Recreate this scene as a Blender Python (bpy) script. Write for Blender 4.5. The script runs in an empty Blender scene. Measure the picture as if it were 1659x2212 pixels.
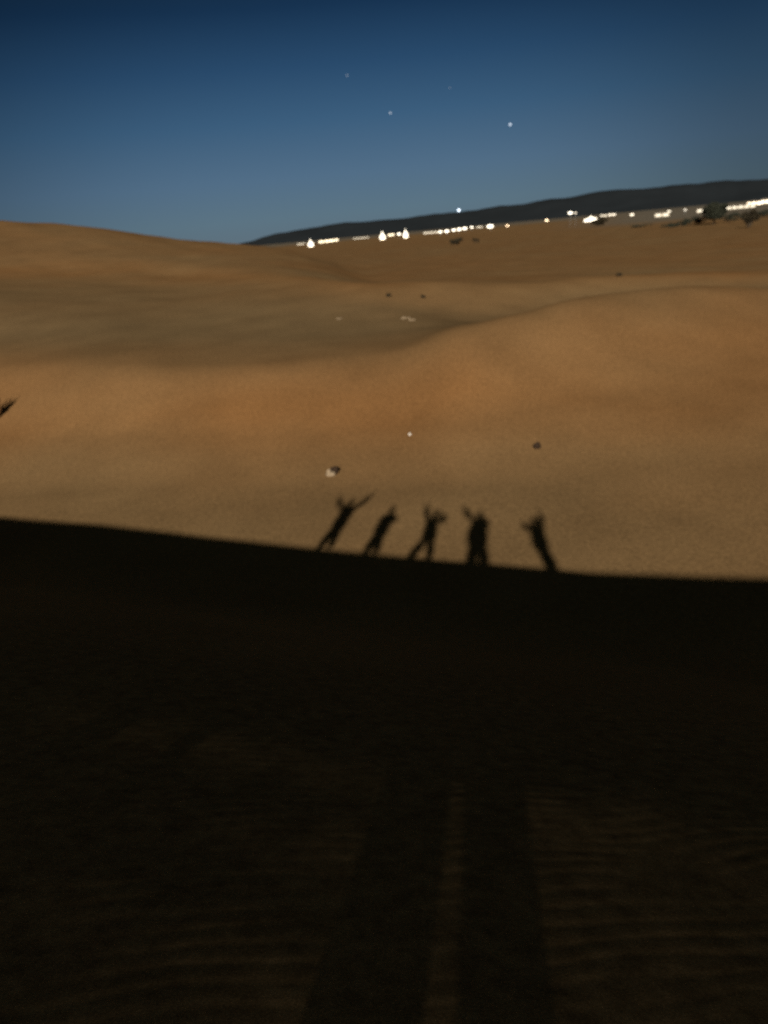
import bpy, bmesh, math, random
import numpy as np
from mathutils import Vector, Matrix

scene = bpy.context.scene
col = scene.collection
random.seed(7)
rng = np.random.RandomState(11)

# ------------------------------------------------------------------ viewpoint
F = 1661.0; CU, CV = 829.5, 1106.0          # focal length and centre in survey pixels
PITCH = math.radians(19.9); ROLL = math.radians(5.2)
CAM = Vector((0, 0, 1.6))
def ray(u, v):
    a = u - CU; b = -(v - CV)
    x = a*math.cos(ROLL) + b*math.sin(ROLL); y = -a*math.sin(ROLL) + b*math.cos(ROLL)
    return Vector((x, F*math.cos(PITCH) + y*math.sin(PITCH), -F*math.sin(PITCH) + y*math.cos(PITCH))).normalized()
def azel(u, v):
    d = ray(u, v)
    return math.atan2(d.x, d.y), d.z/math.hypot(d.x, d.y)     # azimuth, tan(elevation)

LIGHT_EL = math.radians(20.87); LIGHT_AZ = math.radians(7.65)  # light travels towards this azimuth

# ------------------------------------------------------------------ terrain
NX, NY = 0.407, 0.9135                        # across the crest, down the slip face
RDS = np.linspace(-60, 60, 12001)
def _slope(s):
    k = np.zeros_like(s) + 0.10               # windward side rises gently to the crest
    def ss(a, b, x):
        t = np.clip((x-a)/(b-a), 0, 1); return t*t*(3-2*t)
    k = k + (-GRZ-0.10)*ss(-1.0, 0.12, s)
    k = k + (GRZ-0.52)*ss(2.9, 6.5, s)
    k = k + (0.52-0.002)*ss(12.5, 21.5, s)
    return k
GRZ = 0.3889
_k = _slope(RDS); _z = np.concatenate([[0], np.cumsum((_k[1:]+_k[:-1])/2*(RDS[1]-RDS[0]))])
_z = _z - np.interp(0.07, RDS, _z)
_off = -8.7 - np.interp(22.0, RDS, _z)
def ss(a, b, x):
    t = np.clip((x-a)/(b-a), 0, 1); return t*t*(3-2*t)
def z_near(x, y):
    s = x*NX + y*NY
    z = np.interp(s, RDS, _z)
    z = z + _off*ss(5, 18, s)
    t = x*NY - y*NX                                # position along the crest: it climbs a little to both sides
    z = z + np.interp(t, [-40, -21, -16, -11, -7, -3, 0, 3, 6.5, 9, 14, 40], [.26, .26, .28, .155, .07, .015, 0, .01, .16, .31, .45, .5])*(1-ss(3, 13, s))
    z = z - (0.022*ss(0.8, 2.6, np.abs(t)) + 0.06*ss(2.4, 7, np.abs(t)))*ss(0.3, 3, s)*(1-ss(3, 12, s))
    z = np.where(s < -60, z - 0.02*(-60-s)*0, z)
    return z
def _wav(seed, n, lam, x, y):
    r = np.random.RandomState(seed); o = 0
    for i in range(n):
        a = r.uniform(0, 2*np.pi); l = lam*r.uniform(0.6, 1.8); p = r.uniform(0, 6.28)
        o = o + np.sin((x*np.cos(a)+y*np.sin(a))*2*np.pi/l + p)
    return o/math.sqrt(n)

# dune lines surveyed along ten bearings: (distance, sight v) or (distance, 'z', height below the eye)
Z = 'z'
SURV = {
 -260: [(43, Z, -11.6), (72, 788), (86, 730), (100, 645), (150, 590), (175, 545), (240, 480), (330, Z, 5), (600, Z, -7.3)],
 0:   [(42, Z, -11.5), (61, 783), (75, 722), (100, 640), (150, 590), (175, 545), (240, 477), (330, Z, 4), (600, Z, -7.3)],
 200: [(40, Z, -11.3), (55, 785), (68, 726), (92, 650), (145, 592), (172, 548), (240, 488), (330, Z, 2), (600, Z, -7.4)],
 400: [(38, Z, -11.2), (52, 786), (64, 730), (88, 652), (135, 594), (158, 562), (235, 516), (320, Z, -2), (600, Z, -7.5)],
 600: [(36, Z, -11.1), (49, 780), (60, 728), (80, 652), (108, 602), (140, 578), (220, 534), (300, Z, -6), (600, Z, -7.5)],
 830: [(34.5, Z, -11.0), (48.5, 760), (59, 713), (71, 668), (83, 613), (103, Z, -6.7), (150, Z, -8.3), (300, Z, -8.7), (600, Z, -7.5)],
 1000:[(34, Z, -11.0), (48, 706), (57, 700), (67, 691), (84, 612), (104, Z, -7.0), (150, Z, -8.3), (300, Z, -8.8), (600, Z, -7.6)],
 1120:[(34, Z, -10.9), (51.5, 679), (60, Z, -7.7), (70, Z, -8.05), (87, 614), (104, Z, -7.7), (150, Z, -8.5), (300, Z, -8.9), (600, Z, -7.8)],
 1250:[(34, Z, -10.9), (55.5, 646), (66, Z, -7.8), (79, Z, -8.2), (94, 603), (114, Z, -8.1), (150, Z, -8.6), (300, Z, -9.0), (600, Z, -8.0)],
 1450:[(33, Z, -10.8), (62, 621), (72, Z, -7.8), (86, Z, -8.4), (98, 593), (118, Z, -8.5), (150, Z, -8.8), (300, Z, -9.1), (600, Z, -8.1)],
 1900:[(33, Z, -10.8), (74, 640), (84, Z, -8.6), (92, Z, -8.9), (98, Z, -8.6), (118, Z, -8.8), (150, Z, -9.0), (300, Z, -9.3), (600, Z, -8.2)],
}
RUST = [0.15, 0.70, 0.30, 0.25, 0.55, 0.5, 0.8, 0.8, 0.8, 0.6, 0.4, 0.3]
COARSE = [0, 0.3, 0.62, 0.5, 0.0, 0.3, 0.3, 0.4, 0.35, 0.4, 0.5, 0.5]
_cols = sorted(SURV)
_az = []; _nr = []; _nz = []
for u in _cols:
    _az.append(azel(u, 650)[0])
    rr, zz = [], []
    for q in SURV[u]:
        if len(q) == 3: rr.append(q[0]); zz.append(q[2])
        else:
            te = None
            # find the sight line in this bearing at height v
            uu = u
            for _ in range(8):
                a_, t_ = azel(uu, q[1]); uu += (_az[-1]-a_)*F
            te = azel(uu, q[1])[1]
            rr.append(q[0]); zz.append(te*q[0])
    rr += [900, 2500, 12000]; zz += [-4.9, -7.0, -11.0]
    _nr.append(rr); _nz.append(zz)
_az = np.array(_az); _nr = np.array(_nr); _nz = np.array(_nz)

def pchip_slopes(x, y):
    h = np.diff(x, axis=0); d = np.diff(y, axis=0)/h
    m = np.zeros_like(y)
    w1 = 2*h[1:]+h[:-1]; w2 = h[1:]+2*h[:-1]
    with np.errstate(divide='ignore', invalid='ignore'):
        mm = (w1+w2)/(w1/d[:-1]+w2/d[1:])
    m[1:-1] = np.where(d[:-1]*d[1:] > 0, mm, 0); m[0] = d[0]; m[-1] = d[-1]
    return m
_rm = pchip_slopes(_az[:, None]*np.ones_like(_nr), _nr); _zm = pchip_slopes(_az[:, None]*np.ones_like(_nz), _nz)
def nodes(az):
    """(n,k) node distances and heights below the eye for bearings az"""
    a = np.clip(az, _az[0], _az[-1])
    i = np.clip(np.searchsorted(_az, a)-1, 0, len(_az)-2)
    h = (_az[i+1]-_az[i]); t = ((a-_az[i])/h)[:, None]; h = h[:, None]
    def H(Y, M):
        return ((2*t**3-3*t**2+1)*Y[i] + (t**3-2*t**2+t)*h*M[i] + (-2*t**3+3*t**2)*Y[i+1] + (t**3-t**2)*h*M[i+1])
    return H(_nr, _rm), H(_nz, _zm)

def zgrid(az, r):
    """heights on an (az, r) grid"""
    A, Rr = np.meshgrid(az, r, indexing='ij')
    x = Rr*np.sin(A); y = Rr*np.cos(A)
    zn = z_near(x, y)
    nr, nz = nodes(az)
    zf = np.zeros_like(zn); rust = np.zeros_like(zn); coarse = np.zeros_like(zn)
    for j in range(len(az)):
        ca, sa = math.cos(az[j]), math.sin(az[j])
        rT, rC = nr[j, 0]-3.5, nr[j, 1]                 # foot of the facing dune: flat floor curving up into the face
        zT = float(z_near(np.array(rT*sa), np.array(rT*ca))) - 1.6
        rM = rT + 0.42*(rC-rT)
        X = np.concatenate([[rT-9, rT-4, rT, rM], nr[j, 1:]]); Y = np.concatenate([[float(z_near(np.array(k*sa), np.array(k*ca)))-1.6 for k in (rT-9, rT-4)], [zT, zT+0.24*(nz[j, 1]-zT)], nz[j, 1:]])
        M = pchip_slopes(X[:, None], Y[:, None])[:, 0]
        i = np.clip(np.searchsorted(X, r)-1, 0, len(X)-2)
        h = X[i+1]-X[i]; t = np.clip((r-X[i])/h, 0, 1)
        zf[j] = (2*t**3-3*t**2+1)*Y[i]+(t**3-2*t**2+t)*h*M[i]+(-2*t**3+3*t**2)*Y[i+1]+(t**3-t**2)*h*M[i+1] + 1.6
        rx = np.concatenate([[0.0, nr[j, 0]-6, nr[j, 0]+1, nr[j, 0]+7], nr[j, 1:]]); ry = np.concatenate([[0.1, 0.25, 0.4, 0.9], np.array(RUST[1:])])
        rust[j] = np.interp(r, rx, ry)
        coarse[j] = np.interp(r, rx, np.concatenate([[0, 0, 0, 0], COARSE[1:]]))
    rb0 = nr[:, 0][:, None]-12.5
    w = ss(rb0, rb0+6, Rr)
    wa = 1-ss(math.radians(40), math.radians(75), np.abs(A))   # to the sides and behind: plain continuation
    side = np.maximum(zn, -10) - 0
    side = np.where(Rr > 60, np.interp(Rr, [60, 400], [0, 1])*(-8.0) + (1-np.interp(Rr, [60, 400], [0, 1]))*side, side)
    zfar = zf*wa + side*(1-wa)
    z = zn*(1-w) + zfar*w
    # soft undulation of the far dunes
    amp = ss(30, 60, Rr)*(0.04+0.0006*np.clip(Rr, 0, 400))*(1-ss(300, 800, Rr))
    z = z + amp*(0.7*_wav(3, 6, 19, x, y)+0.10*_wav(5, 6, 9, x, y))
    z = z + 0.02*ss(8, 20, Rr)*_wav(8, 5, 4.5, x, y)*(1-ss(60, 120, Rr))
    # wind ripples on the near sand
    wa_ = math.radians(-9)
    ph = (x*math.sin(wa_)+y*math.cos(wa_))*2*np.pi/0.105 + 1.8*_wav(21, 4, 1.3, x, y) + 0.9*_wav(22, 5, 0.5, x, y)
    rip = np.sin(ph) + 0.25*np.sin(2*ph+0.9)
    z = z + RIP*(1-ss(7, 11, Rr))*rip*np.clip(0.7+0.5*_wav(23, 4, 0.8, x, y), 0.05, 2)
    z = z + 0.0005*_wav(31, 6, 0.7, x, y)*(1-ss(9, 14, Rr))
    return x, y, z, rust, coarse
RIP = 0.00011
def gz(x, y):
    return float(zgrid(np.array([math.atan2(x, y)]), np.array([math.hypot(x, y)]))[2][0, 0])
_hr = np.concatenate([np.arange(12, 150, 0.5), np.geomspace(150, 3000, 400)])
def hit(u, v):
    """first point of the ground along the sight line"""
    az, te = azel(u, v)
    z = zgrid(np.array([az]), _hr)[2][0]
    below = np.nonzero(1.6+te*_hr <= z)[0]
    r = _hr[below[0]] if len(below) else 900.0
    return Vector((r*math.sin(az), r*math.cos(az), gz(r*math.sin(az), r*math.cos(az)))), r

# ------------------------------------------------------------------ materials
def new_mat(name):
    m = bpy.data.materials.new(name); m.use_nodes = True
    return m, m.node_tree.nodes, m.node_tree.links, m.node_tree.nodes['Principled BSDF']
def simple(name, c, rough=0.8, var=0.25, scale=6.0, spec=0.2):
    m, N, Lk, B = new_mat(name)
    tc = N.new('ShaderNodeTexCoord'); nz = N.new('ShaderNodeTexNoise'); nz.inputs['Scale'].default_value = scale; nz.inputs['Detail'].default_value = 4
    Lk.new(tc.outputs['Object'], nz.inputs['Vector'])
    mx = N.new('ShaderNodeMix'); mx.data_type = 'RGBA'
    mx.inputs[6].default_value = tuple(max(0, k*(1-var)) for k in c)+(1,); mx.inputs[7].default_value = tuple(k*(1+var) for k in c)+(1,)
    Lk.new(nz.outputs['Fac'], mx.inputs[0]); Lk.new(mx.outputs[2], B.inputs['Base Color'])
    B.inputs['Roughness'].default_value = rough; B.inputs['Specular IOR Level'].default_value = spec
    return m
def glow(name, c, s, base=(0.7, 0.65, 0.55)):
    m, N, Lk, B = new_mat(name)
    B.inputs['Base Color'].default_value = base+(1,)
    B.inputs['Emission Color'].default_value = c+(1,); B.inputs['Emission Strength'].default_value = s*0.707
    return m

def sand_mat():
    m, N, Lk, B = new_mat('sand')
    geo = N.new('ShaderNodeNewGeometry')
    def noise(sc, det=3, rough=0.5, src=None):
        n = N.new('ShaderNodeTexNoise'); n.inputs['Scale'].default_value = sc; n.inputs['Detail'].default_value = det
        n.inputs['Roughness'].default_value = rough
        Lk.new(src or geo.outputs['Position'], n.inputs['Vector']); return n.outputs['Fac']
    def mix(fac, a, b, t='MIX'):
        x = N.new('ShaderNodeMix'); x.data_type = 'RGBA'; x.blend_type = t
        for k, s in ((0, fac), (6, a), (7, b)):
            if isinstance(s, (int, float)): x.inputs[k].default_value = s
            elif isinstance(s, tuple): x.inputs[k].default_value = s+(1,)
            else: Lk.new(s, x.inputs[k])
        return x.outputs[2]
    def mapr(s, a, b, c, d):
        r = N.new('ShaderNodeMapRange'); Lk.new(s, r.inputs[0])
        for i, q in enumerate((a, b, c, d)): r.inputs[i+1].default_value = q
        return r.outputs[0]
    at = N.new('ShaderNodeAttribute'); at.attribute_name = 'rust'
    ag = N.new('ShaderNodeAttribute'); ag.attribute_name = 'gravel'
    rn = N.new('ShaderNodeMath'); rn.operation = 'ADD'; rn.use_clamp = True
    Lk.new(at.outputs['Fac'], rn.inputs[0]); Lk.new(mapr(noise(0.045, 3), 0.3, 0.7, -0.35, 0.35), rn.inputs[1])
    c = mix(rn.outputs[0], SAND_TAN, SAND_RUST)
    ac = N.new('ShaderNodeAttribute'); ac.attribute_name = 'coarse'
    c = mix(ac.outputs['Fac'], c, SAND_COARSE)
    c = mix(ag.outputs['Fac'], c, (0.12, 0.105, 0.083))
    c = mix(1.0, c, mapr(noise(0.22, 4), 0.3, 0.7, 0.9, 1.1), 'MULTIPLY')
    # grain clumps
    c = mix(1.0, c, mapr(noise(9, 4, 0.75), 0.25, 0.75, 0.55, 1.45), 'MULTIPLY')
    c = mix(1.0, c, mapr(noise(120, 2, 0.7), 0.3, 0.7, 0.7, 1.3), 'MULTIPLY')
    Lk.new(c, B.inputs['Base Color'])
    B.inputs['Roughness'].default_value = 1.0; B.inputs['Specular IOR Level'].default_value = 0.0
    return m
SAND_TAN = (0.190, 0.117, 0.054); SAND_RUST = (0.182, 0.090, 0.034); SAND_COARSE = (0.110, 0.079, 0.042)
M_SAND = sand_mat()

# ------------------------------------------------------------------ object helpers
def link(name, me, m=None, parent=None):
    o = bpy.data.objects.new(name, me); col.objects.link(o)
    if m is not None and me is not None: me.materials.append(m)
    if parent is not None: o.parent = parent
    return o
def tag(o, label, cat, group=None):
    o['label'] = label; o['category'] = cat
    if group: o['group'] = group
    return o
def empty(name, loc, rz=0.0, label=None, cat=None, group=None):
    o = bpy.data.objects.new(name, None); col.objects.link(o); o.location = loc; o.rotation_euler = (0, 0, rz)
    if label: tag(o, label, cat, group)
    return o
def bm_obj(name, bm, m, parent=None, smooth=True):
    me = bpy.data.meshes.new(name); bm.to_mesh(me); bm.free()
    if smooth: me.polygons.foreach_set('use_smooth', [True]*len(me.polygons))
    return link(name, me, m, parent)
def box(bm, c, s, rz=0.0, bev=0.0):
    g = bmesh.ops.create_cube(bm, size=1.0, matrix=Matrix.Translation(c) @ Matrix.Rotation(rz, 4, 'Z') @ Matrix.Diagonal((s[0], s[1], s[2], 1)))
    if bev: bmesh.ops.bevel(bm, geom=list({e for v in g['verts'] for e in v.link_edges}), offset=bev, segments=2, affect='EDGES')
def tube(bm, p, q, r0, r1, n=8):
    p = Vector(p); q = Vector(q); d = (q-p); L = d.length
    m = Matrix.Translation((p+q)/2) @ d.to_track_quat('Z', 'Y').to_matrix().to_4x4()
    bmesh.ops.create_cone(bm, cap_ends=True, segments=n, radius1=r0, radius2=r1, depth=L, matrix=m)
def blob(bm, c, s, sub=2, jit=0.12, rz=0.0):
    g = bmesh.ops.create_icosphere(bm, subdivisions=sub, radius=1.0)
    for v in g['verts']:
        k = 1+jit*(math.sin(v.co.x*5.1+c[0]*3)+math.sin(v.co.y*4.3+v.co.z*3.7+c[1]))*0.7
        v.co = v.co*k
        v.co = Matrix.Rotation(rz, 3, 'Z') @ Vector((v.co.x*s[0], v.co.y*s[1], v.co.z*s[2])) + Vector(c)

# ------------------------------------------------------------------ the ground: one sheet from the feet to the horizon
def build_ground():
    az = np.radians(np.concatenate([np.arange(-180, -80, 5), np.arange(-80, -40, 2.5), np.arange(-40, -32, 1.0),
                                    np.arange(-32, 33, 0.13), np.arange(33, 40, 1.0), np.arange(40, 80, 2.5), np.arange(80, 180, 5)]))
    r = [0.25]
    while r[-1] < 12000:
        q = r[-1]
        r.append(q*(1.035 if q < 0.8 else 1.0065 if q < 9 else 1.009 if q < 130 else 1.02 if q < 800 else 1.06))
    r = np.array(r)
    x, y, z, rust, coarse = zgrid(az, r)
    n, k = x.shape
    A, Rr = np.meshgrid(az, r, indexing='ij')
    grav = ss(440, 640, Rr)*ss(math.radians(12), math.radians(20), A)*0.9
    grav = np.maximum(grav, ss(850, 1100, Rr)*0.8)
    co = np.stack([x, y, z], -1).reshape(-1, 3)
    c0 = np.array([[0, 0, gz(0.0, 0.1)]])
    co = np.concatenate([co, c0])
    ii, jj = np.meshgrid(np.arange(n), np.arange(k-1), indexing='ij'); i2 = (ii+1) % n
    quads = np.stack([ii*k+jj, ii*k+jj+1, i2*k+jj+1, i2*k+jj], -1).reshape(-1, 4)[:, ::-1]
    quads = quads[:, ::-1]
    tri = np.stack([np.full(n, n*k), np.arange(n)*k, ((np.arange(n)+1) % n)*k], -1)
    me = bpy.data.meshes.new('sand_dunes')
    nq, nt = len(quads), len(tri)
    me.vertices.add(len(co)); me.vertices.foreach_set('co', co.astype(np.float32).ravel())
    me.loops.add(nq*4+nt*3); me.loops.foreach_set('vertex_index', np.concatenate([quads.ravel(), tri.ravel()]).astype(np.int32))
    me.polygons.add(nq+nt)
    me.polygons.foreach_set('loop_start', np.concatenate([np.arange(nq)*4, nq*4+np.arange(nt)*3]).astype(np.int32))
    me.update(calc_edges=True); me.validate()
    me.polygons.foreach_set('use_smooth', np.ones(len(me.polygons), dtype=bool))
    for nm, arr in (('rust', rust), ('gravel', grav), ('coarse', coarse)):
        a = me.attributes.new(nm, 'FLOAT', 'POINT'); a.data.foreach_set('value', np.concatenate([arr.ravel(), [0.2]]).astype(np.float32))
    if me.polygons[10].normal.z < 0: me.flip_normals()
    o = link('sand_dunes', me, M_SAND); o['kind'] = 'structure'
    return o
build_ground()

# ------------------------------------------------------------------ far hills
def build_hills():
    pts = [(-300, 590), (100, 575), (400, 545), (480, 533), (540, 520), (590, 506), (650, 494), (750, 480), (830, 475), (900, 466), (1000, 457), (1060, 448), (1128, 440), (1180, 431), (1220, 426),
           (1300, 412), (1400, 405), (1500, 396), (1659, 386), (1900, 372), (2300, 380)]
    A = []; T = []
    for u, v in pts:
        a, t = azel(u, v); A.append(a); T.append(t)
    az = np.linspace(A[0], A[-1], 420)
    top = np.interp(az, A, T)*6000 + 1.6
    top = top + 2.5*_wav(41, 7, 0.09, az, az*0) + 1.5*_wav(42, 7, 0.02, az, az*0)
    prof = [(4300, 0, 0), (4900, 0.30, 1), (5500, 0.72, 1), (6000, 1.0, 0.2), (6600, 0.75, 1), (7600, 0.0, 0)]
    V = []; k = len(prof)
    for i, a in enumerate(az):
        for j, (r, h, nn) in enumerate(prof):
            rr = r + 150*nn*math.sin(a*60+j*2)
            zz = -12 + (top[i]+12)*h*(1+0.10*nn*math.sin(a*95+j*1.7))
            V.append((rr*math.sin(a), rr*math.cos(a), zz))
    Fc = [(i*k+j, i*k+j+1, (i+1)*k+j+1, (i+1)*k+j) for i in range(len(az)-1) for j in range(k-1)]
    me = bpy.data.meshes.new('hills'); me.from_pydata(V, [], Fc); me.update()
    if me.polygons[3].normal.z < 0: me.flip_normals()
    me.polygons.foreach_set('use_smooth', [True]*len(me.polygons))
    m = simple('hill_rock', (0.022, 0.026, 0.030), 1.0, 0.35, 0.002, 0.0)
    o = link('hills', me, m); o['kind'] = 'structure'
build_hills()

# ------------------------------------------------------------------ plants
M_LEAF = simple('dry_leaves', (0.024, 0.018, 0.009), 0.9, 0.45, 1.3)
M_LEAF2 = simple('green_leaves', (0.020, 0.022, 0.014), 0.9, 0.45, 1.0)
M_TWIG = simple('twig_bark', (0.060, 0.042, 0.026), 0.9, 0.3, 8)
M_BARK = simple('tree_bark', (0.075, 0.058, 0.042), 0.9, 0.3, 3)
def foliage(seed, rx, ry, rz, zc, n, leaf, lumps=9, flat=0.0):
    r = random.Random(seed); bm = bmesh.new()
    L = []
    for i in range(lumps):
        a = r.uniform(0, 6.28); q = r.uniform(0.25, 0.85)
        L.append((Vector((math.cos(a)*rx*q, math.sin(a)*ry*q, zc + r.uniform(-0.55, 0.6)*rz)), r.uniform(0.28, 0.5)))
    for i in range(n):
        c, s = r.choice(L)
        d = Vector((r.gauss(0, 1), r.gauss(0, 1), r.gauss(0, 1))).normalized()*(r.random()**0.45)*s
        p = c + Vector((d.x*rx, d.y*ry, d.z*rz*1.1))
        if p.z < 0.02*rz: p.z = 0.02*rz + r.random()*0.1*rz
        t = Vector((r.gauss(0, 1), r.gauss(0, 1), r.gauss(0, 1))).normalized(); b = t.cross(Vector((r.gauss(0, 1), r.gauss(0, 1), r.gauss(0, 1)))).normalized()
        k = leaf*r.uniform(0.6, 1.4)
        vs = [bm.verts.new(p+t*k*0.9), bm.verts.new(p+b*k*0.45), bm.verts.new(p-t*k*0.9), bm.verts.new(p-b*k*0.45)]
        bm.faces.new(vs)
    return bm, L
def shrub(pos, w, h, seed, label, group=None, n=900, leaf=0.16, rz=0.0, mat=None, depth=0.75, cat='shrub', name='desert_shrub'):
    e = empty(name, pos, rz, label, cat, group)
    bm, L = foliage(seed, w/2, w/2*depth, h*0.5, h*0.5, n, leaf)
    st = bmesh.new(); r = random.Random(seed+5)
    for c, s in L:
        tube(st, (r.uniform(-.05, .05)*w, r.uniform(-.05, .05)*w, -0.05*h), (c.x*0.5, c.y*0.5, c.z*0.6), 0.02*h, 0.012*h, 5)
        tube(st, (c.x*0.5, c.y*0.5, c.z*0.6), c, 0.012*h, 0.006*h, 5)
    bm_obj('foliage', bm, mat or M_LEAF, e, False); bm_obj('stem', st, M_TWIG, e)
    return e
def tree(pos, w, h, seed, label, group=None, n=2600):
    e = empty('acacia_tree', pos, 0, label, 'tree', group)
    bm, L = foliage(seed, w/2, w/2*0.8, h*0.38, h*0.60, n*2, 0.55, 16)
    st = bmesh.new(); r = random.Random(seed)
    fork = Vector((0.05*w, 0, h*0.3))
    tube(st, (0, 0, -0.3), fork, 0.045*h, 0.032*h, 10)
    for c, s in L:
        mid = fork.lerp(c, 0.5) + Vector((r.uniform(-.3, .3), r.uniform(-.3, .3), 0.2))
        tube(st, fork, mid, 0.022*h, 0.013*h, 6); tube(st, mid, c, 0.013*h, 0.005*h, 6)
    bm_obj('crown', bm, M_LEAF2, e, False); bm_obj('trunk', st, M_BARK, e)
    return e
def sized(u, v, wpx, hpx):
    p, r = hit(u, v); d = (p-CAM).length
    return p, wpx/F*d, hpx/F*d, d

G_SH = 'dark shrubs scattered on the sand plain'
for (u, v, w, h, sd, lab, nm) in [
    (986, 529, 29, 13, 1, 'wide dark shrub below the row of six lights, larger of a close pair', 'desert_shrub'),
    (1028, 524, 13, 9, 2, 'small dark shrub just right of a wide shrub on the far sand below the lights', 'desert_shrub'),
    (1299, 487, 36, 15, 3, 'broad dark shrub right below the long brightest floodlit tent', 'desert_shrub'),
    (1617, 493, 34, 32, 4, 'tall rounded dark bush in front of the hedge near the right edge', 'desert_shrub')]:
    p, W, H, d = sized(u, v, w, h)
    shrub(p, W, H, sd, lab, G_SH, n=2600, leaf=0.05*W+0.05, name=nm)
G_T = 'small dark tufts in the bowl between the dunes'
for (u, v, w, h, sd, lab) in [
    (840, 643, 9, 9, 11, 'small dark tuft in the pale bowl between the dunes, left one of two'),
    (914, 646, 9, 8, 12, 'small faint tuft in the pale bowl between the dunes, right one of two'),
    (1337, 597, 12, 7, 13, 'lone faint tuft on the sand behind the crest of the right-hand dune')]:
    p, W, H, d = sized(u, v, w, h)
    shrub(p, W, H, sd, lab, G_T, n=260, leaf=0.07, cat='grass tuft', name='grass_tuft', mat=M_LEAF)
# dry bush leaning in at the left edge
p, W, H, d = sized(-15, 912, 40, 60)
M_DRY = simple('dry_brown_twigs', (0.16, 0.075, 0.028), 0.95, 0.3, 5)
e = empty('dry_bush', p, 0, 'narrow brown dry bush leaning right on the dune face at the left edge', 'bush')
bm = bmesh.new(); r_ = random.Random(3)
for i in range(90):
    a = r_.uniform(0, 6.28); rad = r_.random()**0.6*W*0.34
    lean = Vector((0.22*W*r_.uniform(0.3, 1.5), r_.uniform(-.15, .15)*W, H*r_.uniform(0.5, 1.0)))
    base = Vector((math.cos(a)*rad, math.sin(a)*rad, -0.03))
    mid = base + lean*0.55 + Vector((r_.uniform(-.08, .08), r_.uniform(-.08, .08), 0)); tip = base+lean
    tube(bm, base, mid, 0.016, 0.013, 4); tube(bm, mid, tip, 0.013, 0.005, 4)
bm_obj('stems', bm, M_DRY, e)
bm, _ = foliage(77, W*0.36, W*0.25, H*0.40, H*0.46, 900, 0.06, 10)
for v_ in bm.verts: v_.co.x += v_.co.z/H*0.28*W
bm_obj('foliage', bm, M_DRY, e, False)

# trees and hedge at the right of the plain
p, W, H, d = sized(1541, 484, 52, 38)
tree(p, W, H, 5, 'large dark spreading tree standing above the hedge near the right edge of the plain')
G_H = 'low dark bushes making the hedge line on the right'
hedge = [(1385, 490, 40, 4), (1445, 492, 34, 8), (1470, 489, 34, 10), (1492, 487, 34, 13), (1513, 485, 36, 16), (1573, 480, 36, 16), (1600, 474, 40, 13), (1632, 471, 42, 14), (1662, 468, 40, 15)]
hl = ['flat thin line of scrub at the left end of the hedge', 'second lowest bush of the hedge, right after its thin left end', 'low hedge bush two places left of the large tree group',
      'mid-height hedge bush just left of the bush touching the tree', 'hedge bush touching the large tree on its left', 'hedge bush touching the large tree on its right',
      'hedge bush between the tree side bush and the rounded front bush', 'hedge bush rising just behind the rounded front bush', 'last hedge bush, cut by the right edge of the picture']
for i, (u, v, w, h) in enumerate(hedge):
    p, W, H, d = sized(u, v, w, h)
    shrub(p, W*1.15, H, 30+i, hl[i], G_H, n=1000, leaf=0.28, mat=M_LEAF2, depth=0.35, name='hedge_bush', cat='bush')

# ------------------------------------------------------------------ stones and litter on the dune
M_STONE = simple('pale_stone', (0.21, 0.155, 0.10), 0.9, 0.2, 9)
M_DSTONE_SHADOW = simple('dark_stone_and_shadow', (0.022, 0.012, 0.006), 0.9, 0.3, 9)  # colour of the dark stone, also of the pale stone's modelled shadow
M_WHITE = simple('white_paper', (0.6, 0.56, 0.5), 0.6, 0.05, 9)
p, W, H, d = sized(1160, 969, 20, 15)
bm = bmesh.new(); blob(bm, (0, 0, H*0.4), (W*0.42, W*0.30, H*0.5), 3, 0.10, 0.4); blob(bm, (W*0.22, 0.02, H*0.2), (W*0.24, W*0.2, H*0.28), 2, 0.1)
o = bm_obj('stone', bm, M_DSTONE_SHADOW); o.location = p; tag(o, 'single small dark stone on the bright slope, right of centre and above the shadows', 'stone')
p, W, H, d = sized(720, 1029, 32, 27)
e = empty('half_buried_stone', p, 0.0, 'pale half-buried stone with a dark lump for its shadow, above the leftmost person shadow', 'stone')
bm = bmesh.new(); blob(bm, (-W*0.12, 0, 0.02), (W*0.34, W*0.26, H*0.22), 3, 0.14, 0.3); blob(bm, (-W*0.26, 0.03, H*0.16), (W*0.16, W*0.16, H*0.34), 3, 0.1)
bm_obj('pale_rim', bm, M_STONE, e)
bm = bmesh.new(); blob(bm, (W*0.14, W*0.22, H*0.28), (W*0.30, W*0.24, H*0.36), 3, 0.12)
bm_obj('shadow_lump', bm, M_DSTONE_SHADOW, e)  # dark lump stands in for the shadow behind the pale stone
p, W, H, d = sized(886, 945, 7, 6)
bm = bmesh.new(); blob(bm, (0, 0, H*0.4), (W*0.42, W*0.3, H*0.5), 2, 0.2)
o = bm_obj('pebble', bm, M_WHITE); o.location = p; tag(o, 'tiny bright white pebble on the slope right above the middle of the shadows', 'pebble')
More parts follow.
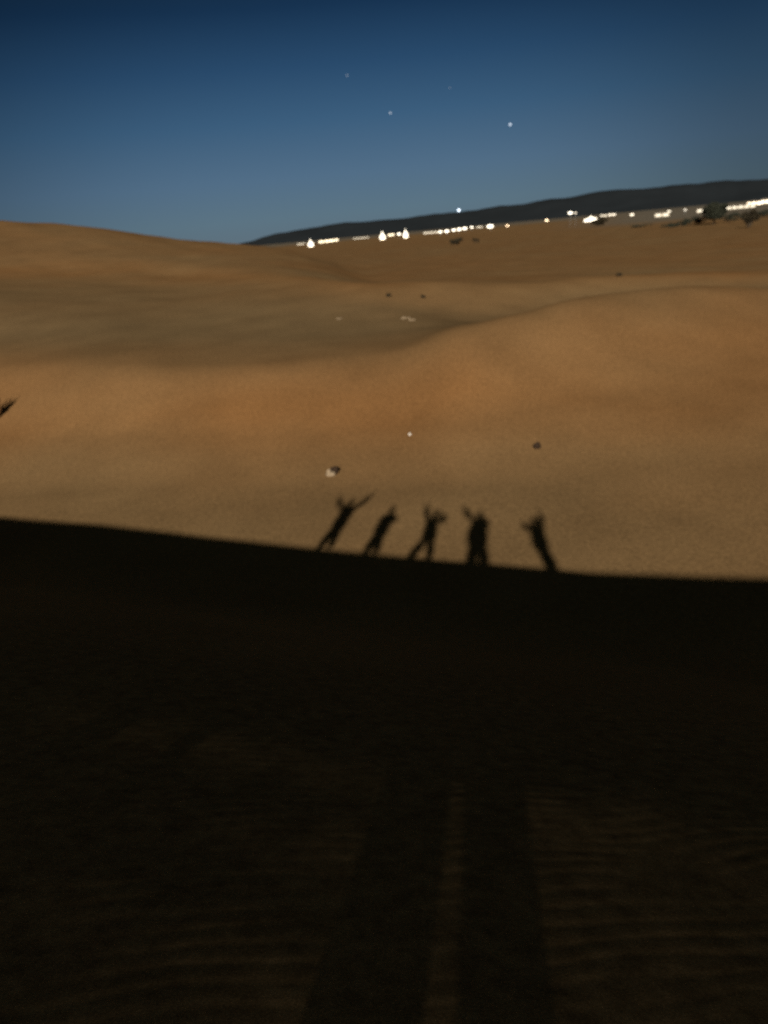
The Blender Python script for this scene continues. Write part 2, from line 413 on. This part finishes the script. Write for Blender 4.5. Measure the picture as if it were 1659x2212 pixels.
for k, (u, v, w, h, lab) in enumerate([(876, 689, 20, 10, 'brighter pale stone patch in the dip before the pale bowl, left of two touching ones'),
                              (889, 693, 16, 7, 'duller pale stone touching the brighter one, in the dip before the bowl'),
                              (736, 690, 18, 5, 'faint flat pale stone in the dip, far left of the brighter pair')]):
    p, W, H, d = sized(u, v, w, h)
    bm = bmesh.new()
    for q in range(7):
        blob(bm, (random.uniform(-.4, .4)*W, random.uniform(-.3, .3)*W, H*0.12), (W*random.uniform(.08, .2), W*random.uniform(.08, .2), H*random.uniform(.15, .45)), 2, 0.15, q)
    o = bm_obj('pale_stone', bm, simple('dune_stone', (0.205, 0.15, 0.095), 0.95, 0.2, 5)); o.location = p
    tag(o, lab, 'stone', 'pale stones in the dip between the dunes')

# ------------------------------------------------------------------ the camp on the plain
M_TENT = glow('lit_tent_canvas', (1.0, 0.90, 0.72), 1.7)
M_LAMPW = glow('white_lamp', (1.0, 0.90, 0.72), 3.2)
M_LAMPO = glow('warm_lamp', (1.0, 0.70, 0.42), 6)
M_DIM = glow('dim_window', (1.0, 0.88, 0.70), 0.42)
M_WARMW = glow('warm_window', (1.0, 0.80, 0.50), 2.6)
M_METAL = simple('pole_metal', (0.25, 0.25, 0.25), 0.5, 0.1, 4)
M_WALL = simple('camp_wall', (0.30, 0.26, 0.20), 0.9, 0.15, 0.5)
M_ROOF = simple('camp_roof', (0.12, 0.10, 0.08), 0.8, 0.15, 0.5)
def plain_at(u, v, hgt, r0=900.0):
    """place so that a point hgt metres above the plain is seen at (u,v)"""
    az, te = azel(u, v)
    rs = np.linspace(620, 1150, 300)
    z = zgrid(np.array([az]), rs)[2][0]
    err = np.abs((1.6+te*rs) - (z+hgt)) + 0.002*np.abs(rs-r0)
    r = float(rs[int(np.argmin(err))])
    return Vector((r*math.sin(az), r*math.cos(az), gz(r*math.sin(az), r*math.cos(az)))), az
def tent(u, v, w, h, label):
    p, az = plain_at(u, v, h*0.45); e = empty('peaked_tent', p, -az, label, 'tent', 'glowing peaked tents of the camp')
    bm = bmesh.new(); n = 8; ring = []
    prof = [(w*0.5, 0.0), (w*0.5, h*0.34), (w*0.53, h*0.37), (w*0.26, h*0.55), (w*0.10, h*0.78), (0.02, h)]
    for rr, zz in prof: ring.append([bm.verts.new((rr*math.cos(k*2*math.pi/n+.39), rr*math.sin(k*2*math.pi/n+.39), zz)) for k in range(n)])
    for a, b in zip(ring, ring[1:]):
        for k in range(n): bm.faces.new((a[k], a[(k+1) % n], b[(k+1) % n], b[k]))
    bm_obj('canopy', bm, M_TENT, e, False)
    bm = bmesh.new(); tube(bm, (0, 0, 0), (0, 0, h*1.06), 0.06, 0.05, 6); bm_obj('centre_pole', bm, M_METAL, e)
    bm = bmesh.new(); box(bm, (0, -w*0.485, h*0.14), (w*0.26, 0.12, h*0.28)); bm_obj('door_flap', bm, M_LAMPO, e, False)
def cabin(u, v, w, h, mwin, label, group, nwin=3):
    p, az = plain_at(u, v, h*0.5); e = empty('camp_cabin', p, -az, label, 'cabin', group)
    bm = bmesh.new(); box(bm, (0, 0, h*0.5), (w, w*0.5, h)); bm_obj('wall', bm, M_WALL, e, False)
    bm = bmesh.new()
    pr = [(-w*.54, h*1.003), (w*.54, h*1.003), (0, h*1.38)]
    A_ = [bm.verts.new((x, -w*.3, z)) for x, z in pr]; B_ = [bm.verts.new((x, w*.3, z)) for x, z in pr]
    bm.faces.new(A_); bm.faces.new(B_[::-1])
    for k in range(3): bm.faces.new((A_[k], B_[k], B_[(k+1) % 3], A_[(k+1) % 3]))
    bm_obj('roof', bm, M_ROOF, e, False)
    for k in range(nwin):
        bm = bmesh.new(); box(bm, ((k-(nwin-1)/2)*w/nwin, -w*.25-0.03, h*0.52), (w/nwin*0.72, 0.08, h*0.62)); bm_obj('window', bm, mwin, e, False)
def lamp(u, v, hgt, rad, m, label, group):
    p, az = plain_at(u, v, hgt); e = empty('camp_lamp', p, -az, label, 'lamp', group)
    bm = bmesh.new(); tube(bm, (0, 0, 0), (0, 0, hgt), 0.09, 0.06, 8); tube(bm, (0, 0, 0), (0, 0, 0.4), 0.2, 0.14, 8)
    tube(bm, (0, 0, hgt), (0, -0.6, hgt+0.15), 0.05, 0.04, 6); bm_obj('pole', bm, M_METAL, e)
    bm = bmesh.new(); blob(bm, (0, -0.6, hgt), (rad*1.35, rad*0.8, rad*0.62), 2, 0.0); bm_obj('lamp_globe', bm, m, e)
tent(671, 525, 5.4, 6.6, 'bright white peaked tent, leftmost light of the whole camp')
tent(826, 509, 5.6, 7.4, 'bright white peaked tent left of the warm window, biggest of its cluster')
tent(876, 504.5, 4.6, 7.8, 'slim bright peaked tent at the right end of the middle cluster')
gA = 'lit cabins right of the leftmost tent'
for u, v, l in [(694, 522.5, 'first small lit cabin right of the leftmost tent'), (706, 521, 'second lit cabin right of the leftmost tent'),
                (716, 520, 'third lit cabin right of the leftmost tent'), (726, 518.5, 'fourth and last lit cabin right of the leftmost tent')]:
    cabin(u, v, 5.0, 2.6, M_WARMW, l, gA, 2)
gB = 'lit cabins of the middle cluster'
cabin(845, 507.5, 8.0, 2.4, M_WARMW, 'warm lit low cabin between the two tents of the middle cluster', gB, 3)
lamp(862, 505.5, 3.2, 1.25, M_LAMPW, 'round white lamp close on the left of the slim tent', 'lamps of the camp')
gC = 'row of bright lamps in the middle of the camp'
for u, v, rd, l in [(951, 501, 1.2, 'first lamp from the left in the row of six'), (965, 499.5, 1.45, 'second lamp from the left in the row of six, a big one'),
                    (980, 497, 1.25, 'third lamp from the left in the row of six'), (992, 495.5, 1.5, 'fourth lamp in the row of six, nearly touching the fifth'),
                    (1004, 493.5, 1.5, 'fifth lamp in the row of six, nearly touching the fourth'), (1019, 491, 1.1, 'last and faintest lamp in the row of six')]:
    lamp(u, v, 3.0, rd, M_LAMPW, l, gC)
cabin(930, 502.5, 15, 1.5, M_DIM, 'long dim low cabin just left of the row of six lamps', 'dimly lit cabins of the camp', 4)
cabin(1036, 489, 9, 1.5, M_DIM, 'dim low cabin between the row of six lamps and the wide bright lamp', 'dimly lit cabins of the camp', 3)
cabin(780, 514, 22, 1.3, M_DIM, 'long faint low cabin between the first and the second tent', 'dimly lit cabins of the camp', 5)
cabin(650, 527, 9, 1.3, M_DIM, 'faint low cabin left of the leftmost tent', 'dimly lit cabins of the camp', 3)
gD = 'lamps of the camp'
lamp(1059, 489, 3.4, 2.1, M_LAMPW, 'large white lamp standing alone right of the row of six', gD)
lamp(1096, 487.5, 2.2, 0.75, M_LAMPO, 'small warm lamp right of the large lone lamp', gD)
lamp(1181, 476, 2.6, 1.0, M_LAMPO, 'small warm lamp halfway along the plain, left of the high mast lamp', gD)
lamp(1232, 460, 9.5, 1.3, M_LAMPW, 'bright white lamp on the highest mast of the camp', gD)
lamp(1243, 460, 9.2, 0.8, glow('faint_lamp', (1, .85, .7), 0.7), 'faint lamp close on the right of the high mast lamp', gD)
# the long floodlit tent
p, az = plain_at(1277, 471.5, 2.5)
e = empty('floodlit_tent', p, -az, 'long bright floodlit tent with a low peak, widest white light on the right', 'tent')
bm = bmesh.new(); w, h = 12.5, 4.6
pr = [(-w*.5, 0), (w*.5, 0), (w*.46, h*.45), (w*.12, h*.62), (0, h), (-w*.12, h*.62), (-w*.46, h*.4)]
A_ = [bm.verts.new((x, -2.5, z)) for x, z in pr]; B_ = [bm.verts.new((x, 2.5, z)) for x, z in pr]
bm.faces.new(A_); bm.faces.new(B_[::-1])
for k in range(len(pr)): bm.faces.new((A_[k], B_[k], B_[(k+1) % len(pr)], A_[(k+1) % len(pr)]))
bm_obj('canopy', bm, M_TENT, e, False)
for x in (-w*.47, w*.47):
    bm = bmesh.new(); tube(bm, (x, -2.6, 0), (x, -2.6, h*.42), 0.07, 0.06, 6); bm_obj('pole', bm, M_METAL, e)
gE = 'dimly lit cabins of the camp'
M_MID = glow('mid_window', (1.0, 0.88, 0.72), 0.9)
cabin(1322, 463.5, 10, 2.6, M_MID, 'medium bright cabin right of the long floodlit tent', gE, 2)
cabin(1304, 465, 9, 2.2, M_DIM, 'dim cabin between the long floodlit tent and the medium bright cabin', gE, 2)
lamp(1365, 464, 2.6, 1.3, glow('mid_lamp', (1, .85, .65), 1.6), 'medium bright lamp right of the medium bright cabin', gD)
cabin(1430, 464.5, 11, 2.6, M_DIM, 'dim wide cabin left of the large tree, lower one of two', gE, 2)
lamp(1445, 457, 3.0, 1.2, glow('mid_lamp', (1, .88, .7), 0.8), 'soft lamp up right of the dim wide cabin, left of the large tree', gD)
lamp(1480, 453.5, 3.0, 1.0, glow('dim_lamp', (1, .9, .8), 0.45), 'faint lamp between the soft lamp and the large tree', gD)
cabin(1519, 455, 10, 2.6, M_DIM, 'dim cabin just above the left side of the large tree', gE, 2)
cabin(1600, 447, 22, 2.4, M_DIM, 'long dim cabin right of the large tree, touching the warm bright cabin', gE, 5)
cabin(1629, 439.5, 12, 3.2, glow('peach_window', (1.0, 0.74, 0.50), 2.6), 'bright warm cabin near the right edge, left of the rightmost cabin', 'bright warm cabins at the right edge', 3)
cabin(1653, 436, 9, 3.6, glow('peach_window', (1.0, 0.80, 0.58), 2.6), 'rightmost bright cabin, cut close to the picture edge', 'bright warm cabins at the right edge', 2)

# ------------------------------------------------------------------ stars
for u, v, rad, st, lab in [(1102, 269, 9.0, 1.8, 'brightest star high in the sky, right of centre'), (843, 244, 8.0, 0.9, 'second brightest star, high in the middle of the sky'),
                           (750, 163, 6.0, 0.5, 'faint star, highest and leftmost of the four'), (972, 190, 5.0, 0.32, 'faintest star, between the two brightest and above them'),
                           (991, 454, 13.0, 3.5, 'bright bluish star just above the crest of the far hills')]:
    bm = bmesh.new(); bmesh.ops.create_icosphere(bm, subdivisions=2, radius=rad)
    o = bm_obj('star', bm, glow('starlight', (0.78, 0.88, 1.0), st, (0.1, 0.1, 0.1))); o.location = CAM + ray(u, v)*9000
    tag(o, lab, 'star', 'stars')

# ------------------------------------------------------------------ people on the crest (they stand behind the viewpoint and throw the shadows)
LX, LY = math.cos(LIGHT_AZ), -math.sin(LIGHT_AZ)      # sideways as seen along the light
def skin(name, V, E_, R_, m, parent, root=0, sub=1):
    me = bpy.data.meshes.new(name); me.from_pydata([Vector(v) for v in V], E_, []); me.update()
    o = link(name, me, m, parent)
    md = o.modifiers.new('Skin', 'SKIN'); md.use_smooth_shade = True; md.branch_smoothing = 0.4
    for i, q in enumerate(me.skin_vertices[0].data):
        q.radius = R_[i] if isinstance(R_[i], tuple) else (R_[i], R_[i]); q.use_root = (i == root)
    s = o.modifiers.new('Sub', 'SUBSURF'); s.levels = s.render_levels = sub
    return o
M_SKIN = simple('skin', (0.42, 0.25, 0.17), 0.6, 0.08, 20)
M_HAIR = simple('dark_hair', (0.03, 0.02, 0.015), 0.6, 0.3, 60)
M_SHOE = simple('shoe', (0.10, 0.09, 0.08), 0.7, 0.2, 20)
def person(J, base, label, jc, tc, coat=0.0, longhair=False, bulk=2.3, leg=0.165, hem=0.15):
    bz = gz(*base)
    e = empty('person', (base[0], base[1], bz), -LIGHT_AZ, label, 'person', 'friends standing on the dune crest behind the viewpoint')
    P3 = {k: Vector((v[0], v[2] if len(v) > 2 else 0.0, v[1])) for k, v in J.items()}
    hip, chest, neck, head = P3['hip'], P3['chest'], P3['neck'], P3['head']
    up = (head-neck).normalized()
    V = [hip, hip.lerp(chest, .5), chest, neck-up*0.03, neck+up*0.05, head-up*0.03, head+up*0.06]
    E_ = [(i, i+1) for i in range(6)]; R_ = [(.15, .11), (.13, .10), (.155, .11), (.07, .07), (.055, .06), (.078, .095), (.072, .088)]
    def add(p, r, frm):
        V.append(p); R_.append(r); E_.append((frm, len(V)-1)); return len(V)-1
    # face: nose and ears grown from the head, chin below
    add(head+Vector((0, .105, .0)), .014, 5); add(head+Vector((0, .085, -.07)), .03, 5)
    for s in (-1, 1): add(head+Vector((s*.088, 0, .01)), .016, 5)
    legs = []
    for s, kf, kk in ((-1, 'fL', 'kL'), (1, 'fR', 'kR')):
        hp = hip+Vector((s*.09, 0, -.06)); ft = P3[kf]+Vector((0, 0, .07))
        kn = P3.get(kk, hp.lerp(ft, .5)+Vector((0, .03, 0)))
        a = add(hp, .095, 0); b = add(kn, .062, a); c = add(ft, .042, b); d = add(ft+Vector((s*.02, .14, -.035)), .035, c)
        legs.append((hp, kn, ft))
    arms = []
    for s, ks, ke, kh in ((-1, 'shL', 'eL', 'hL'), (1, 'shR', 'eR', 'hR')):
        sh, el, ha = P3[ks], P3[ke], P3[kh]
        a = add(sh, .058, 2 if False else 3); b = add(el, .042, a); w_ = ha-(ha-el).normalized()*0.09
        c = add(w_, .027, b)
        dr = (ha-w_).normalized(); sd = dr.cross(Vector((0, 1, 0))); sd = sd.normalized() if sd.length > .1 else Vector((1, 0, 0))
        pm = add(w_+dr*0.07, (.036, .018), c)
        for k in range(4):
            off = sd*((k-1.5)*.022); ln = (.066, .078, .073, .058)[k]
            q = add(w_+dr*(0.07+.035)+off, .0095, pm); q2 = add(w_+dr*(0.105+ln*.55)+off*1.25+Vector((0, .012, 0)), .0088, q); add(w_+dr*(0.105+ln)+off*1.35+Vector((0, .03, 0)), .0078, q2)
        th = -sd if s > 0 else sd
        q = add(w_+dr*.045+th*.045+Vector((0, .01, 0)), .012, c); add(w_+dr*.085+th*.068+Vector((0, .02, 0)), .0095, q)
        arms.append((sh, el, w_))
    skin('body', V, E_, R_, M_SKIN, e)
    # jacket
    jm = simple('jacket_cloth', jc, 0.9, 0.15, 12)
    V = [hip+Vector((0, 0, -.12))*(1)+(legs[0][1]+legs[1][1]-hip*2)*(0.2+coat), hip+Vector((0, 0, .04)), hip.lerp(chest, .5), chest, chest.lerp(neck, .75)]
    E_ = [(0, 1), (1, 2), (2, 3), (3, 4)]; R_ = [.145*bulk, .14*bulk, .14*bulk, .15*bulk, .10*bulk]
    for sh, el, w_ in arms:
        for p_, r_, f_ in ((sh, .13, 3), (el, .125, None), (w_, .11, None)):
            V.append(p_); R_.append(r_); E_.append((3 if f_ == 3 else len(V)-2, len(V)-1))
    skin('jacket', V, E_, R_, jm, e)
    # trousers
    tm = simple('trouser_cloth', tc, 0.9, 0.15, 12)
    V = [hip+Vector((0, 0, .02)), hip+Vector((0, 0, -.08))]; E_ = [(0, 1)]; R_ = [(.19, .15), (.19, .15)]
    for hp, kn, ft in legs:
        i0 = len(V)
        V += [hp.lerp(kn, .3), kn, ft+Vector((0, 0, -.10))]; R_ += [leg*1.05, leg, hem]; E_ += [(1, i0), (i0, i0+1), (i0+1, i0+2)]
    skin('trousers', V, E_, R_, tm, e)
    for hp, kn, ft in legs:
        bm = bmesh.new(); blob(bm, ft+Vector((0, .07, -.02)), (.05, .14, .05), 2, 0); bm_obj('shoe', bm, M_SHOE, e)
    bm = bmesh.new(); blob(bm, head+up*.045+Vector((0, -.03, 0)), (.122, .118, .135), 3, 0.03)
    if longhair: blob(bm, head+Vector((0, -.075, -.13)), (.10, .055, .19), 3, 0.05)
    bm_obj('hair', bm, M_HAIR, e)
    for s in (-1, 1):
        bm = bmesh.new(); blob(bm, head+Vector((s*.03, .088, .015)), (.012, .010, .010), 2, 0); bm_obj('eye', bm, simple('eye', (.5, .5, .5), .3, .1, 5), e)
    bm = bmesh.new(); blob(bm, head+Vector((0, .094, -.045)), (.025, .010, .007), 2, 0); bm_obj('mouth', bm, simple('lips', (.35, .12, .1), .5, .1, 5), e)
    return e
person(dict(hip=(.36, .93), chest=(.48, 1.40), neck=(.46, 1.66), head=(.46, 1.84), shL=(.24, 1.62), shR=(.70, 1.58), eL=(-.02, 1.78), hL=(-.22, 2.18), eR=(.97, 1.82), hR=(1.27, 2.2),
            fL=(-.03, 0), fR=(.37, 0), kL=(.13, .47, .03), kR=(.40, .47, .03)), (-5.44, 2.65), 'person with both arms thrown up wide, casting the leftmost shadow', (.30, .28, .26), (.12, .13, .16))
person(dict(hip=(.15, .85), chest=(.29, 1.22), neck=(.35, 1.47), head=(.37, 1.66), shL=(.14, 1.40), shR=(.54, 1.34), eL=(.08, 1.12, .05), hL=(.28, 1.02, .22), eR=(.62, 1.14, .06), hR=(.44, 1.38, .22),
            fL=(-.19, 0), fR=(.19, 0), kL=(-.04, .44, .03), kR=(.18, .44, .03)), (-3.64, 1.81), 'person with hands held in front of the face, casting the second shadow from the left', (.10, .12, .18), (.10, .10, .10))
person(dict(hip=(.02, .85), chest=(.09, 1.20), neck=(.13, 1.44), head=(.17, 1.62), shL=(-.10, 1.40), shR=(.33, 1.34), eL=(-.20, 1.70), hL=(-.24, 2.06), eR=(.58, 1.34), hR=(.36, 1.68),
            fL=(-.62, 0), fR=(.11, 0), kL=(-.27, .42, .03), kR=(.10, .43, .03)), (-1.79, .90), 'person with legs apart, one hand up, the other on the head, casting the middle shadow', (.35, .30, .22), (.10, .11, .14), longhair=True)
person(dict(hip=(.08, .98), chest=(.12, 1.34), neck=(.17, 1.58), head=(.20, 1.74), shL=(-.10, 1.55), shR=(.40, 1.54), eL=(-.27, 1.83), hL=(-.44, 2.15), eR=(.46, 1.24), hR=(.34, 1.48, .33),
            fL=(-.17, 0), fR=(.29, 0), kL=(-.09, .50, .02), kR=(.24, .50, .02)), (-.30, -.33), 'person taking the picture with one arm raised, casting the two leg shadows', (.12, .12, .13), (.09, .09, .10), coat=.25, leg=.19, bulk=3.1, hem=.23)
person(dict(hip=(-.15, .85), chest=(-.20, 1.22), neck=(-.20, 1.44), head=(-.18, 1.62), shL=(-.42, 1.41), shR=(.02, 1.42), eL=(-.60, 1.36), hL=(-.62, 1.56), eR=(.10, 1.68), hR=(.11, 2.0),
            fL=(-.03, 0), fR=(.17, 0), kL=(-.12, .42, .03), kR=(-.02, .43, .03)), (1.99, -.80), 'person with one arm up and one bent out, casting the rightmost shadow', (.40, .16, .12), (.12, .12, .14))

# ------------------------------------------------------------------ light, sky, camera
sun = bpy.data.lights.new('moonlight', 'SUN'); sun.energy = 4.6; sun.angle = math.radians(0.65); sun.color = (1.0, 0.93, 0.80)
so = bpy.data.objects.new('moonlight', sun); col.objects.link(so)
trav = Vector((math.sin(LIGHT_AZ)*math.cos(LIGHT_EL), math.cos(LIGHT_AZ)*math.cos(LIGHT_EL), -math.sin(LIGHT_EL)))
so.rotation_euler = trav.to_track_quat('-Z', 'Y').to_euler()

w = bpy.data.worlds.new('World'); scene.world = w; w.use_nodes = True
N = w.node_tree.nodes; Lk = w.node_tree.links; bg = N['Background']
tc = N.new('ShaderNodeTexCoord'); sx = N.new('ShaderNodeSeparateXYZ'); nv = N.new('ShaderNodeVectorMath'); nv.operation = 'NORMALIZE'
Lk.new(tc.outputs['Generated'], nv.inputs[0]); Lk.new(nv.outputs[0], sx.inputs[0])
def s2l(c): return tuple(((k/255)/12.92 if k/255 <= .04045 else ((k/255+.055)/1.055)**2.4) for k in c)
mr = N.new('ShaderNodeMapRange'); Lk.new(sx.outputs[2], mr.inputs[0])
mr.inputs[1].default_value = -0.05; mr.inputs[2].default_value = 1.0
rp = N.new('ShaderNodeValToRGB'); Lk.new(mr.outputs[0], rp.inputs[0]); rp.color_ramp.interpolation = 'LINEAR'
stops = [(-3, (88, 100, 108)), (0.0, (94, 112, 124)), (1.5, (92, 116, 131)), (4.0, (82, 110, 135)), (7.4, (60, 94, 125)), (10.5, (42, 75, 108)), (13.8, (24, 52, 82)), (18, (22, 38, 52)), (30, (40, 48, 46)), (90, (49, 57, 52))]
el = rp.color_ramp.elements
def pos(d): return (math.sin(math.radians(d))+.05)/1.05
el[0].position = max(0, pos(stops[0][0])); el[0].color = s2l(stops[0][1])+(1,)
el[1].position = 1.0; el[1].color = s2l(stops[-1][1])+(1,)
for d, c in stops[1:-1]:
    q = el.new(pos(d)); q.color = s2l(c)+(1,)
# the evening glow lies ahead and fades round to the back
vm = N.new('ShaderNodeVectorMath'); vm.operation = 'DOT_PRODUCT'; Lk.new(nv.outputs[0], vm.inputs[0])
ga = math.radians(-1); vm.inputs[1].default_value = (math.sin(ga), math.cos(ga), 0)
fr = N.new('ShaderNodeValToRGB'); Lk.new(vm.outputs['Value'], fr.inputs[0]); fr.color_ramp.interpolation = 'EASE'
fe = fr.color_ramp.elements; fe[0].position = 0.0; fe[0].color = (.75, .75, .75, 1); fe[1].position = 1.0; fe[1].color = (1, 1, 1, 1)
q = fe.new(.88); q.color = (.55, .55, .55, 1); q = fe.new(.6); q.color = (.6, .6, .6, 1)
mx = N.new('ShaderNodeMix'); mx.data_type = 'RGBA'; mx.blend_type = 'MULTIPLY'; mx.inputs[0].default_value = 1
Lk.new(rp.outputs[0], mx.inputs[6]); Lk.new(fr.outputs[0], mx.inputs[7]); Lk.new(mx.outputs[2], bg.inputs[0]); bg.inputs[1].default_value = 0.707

cd = bpy.data.cameras.new('camera'); cam = bpy.data.objects.new('camera', cd); col.objects.link(cam); scene.camera = cam
cd.sensor_fit = 'VERTICAL'; cd.sensor_height = 36.0; cd.lens = 36.0*F/2212.0; cd.clip_start = 0.02; cd.clip_end = 40000
fwd = Vector((0, math.cos(PITCH), -math.sin(PITCH))); upv = Vector((0, math.sin(PITCH), math.cos(PITCH))); rt = Vector((1, 0, 0))
cr, sr = math.cos(ROLL), math.sin(ROLL)
r2 = rt*cr - upv*sr; u2 = rt*sr + upv*cr
cam.matrix_world = Matrix.Translation(CAM) @ Matrix((r2, u2, -fwd)).transposed().to_4x4()
cd.dof.use_dof = True; cd.dof.focus_distance = 2.3; cd.dof.aperture_fstop = cd.lens/11.5
scene.view_settings.view_transform = 'Standard'; scene.view_settings.look = 'None'
scene.view_settings.exposure = 0.5; scene.view_settings.gamma = 1
scene.cycles.use_denoising = False
scene.cycles.sample_clamp_indirect = 2.0
scene.cycles.diffuse_bounces = 2
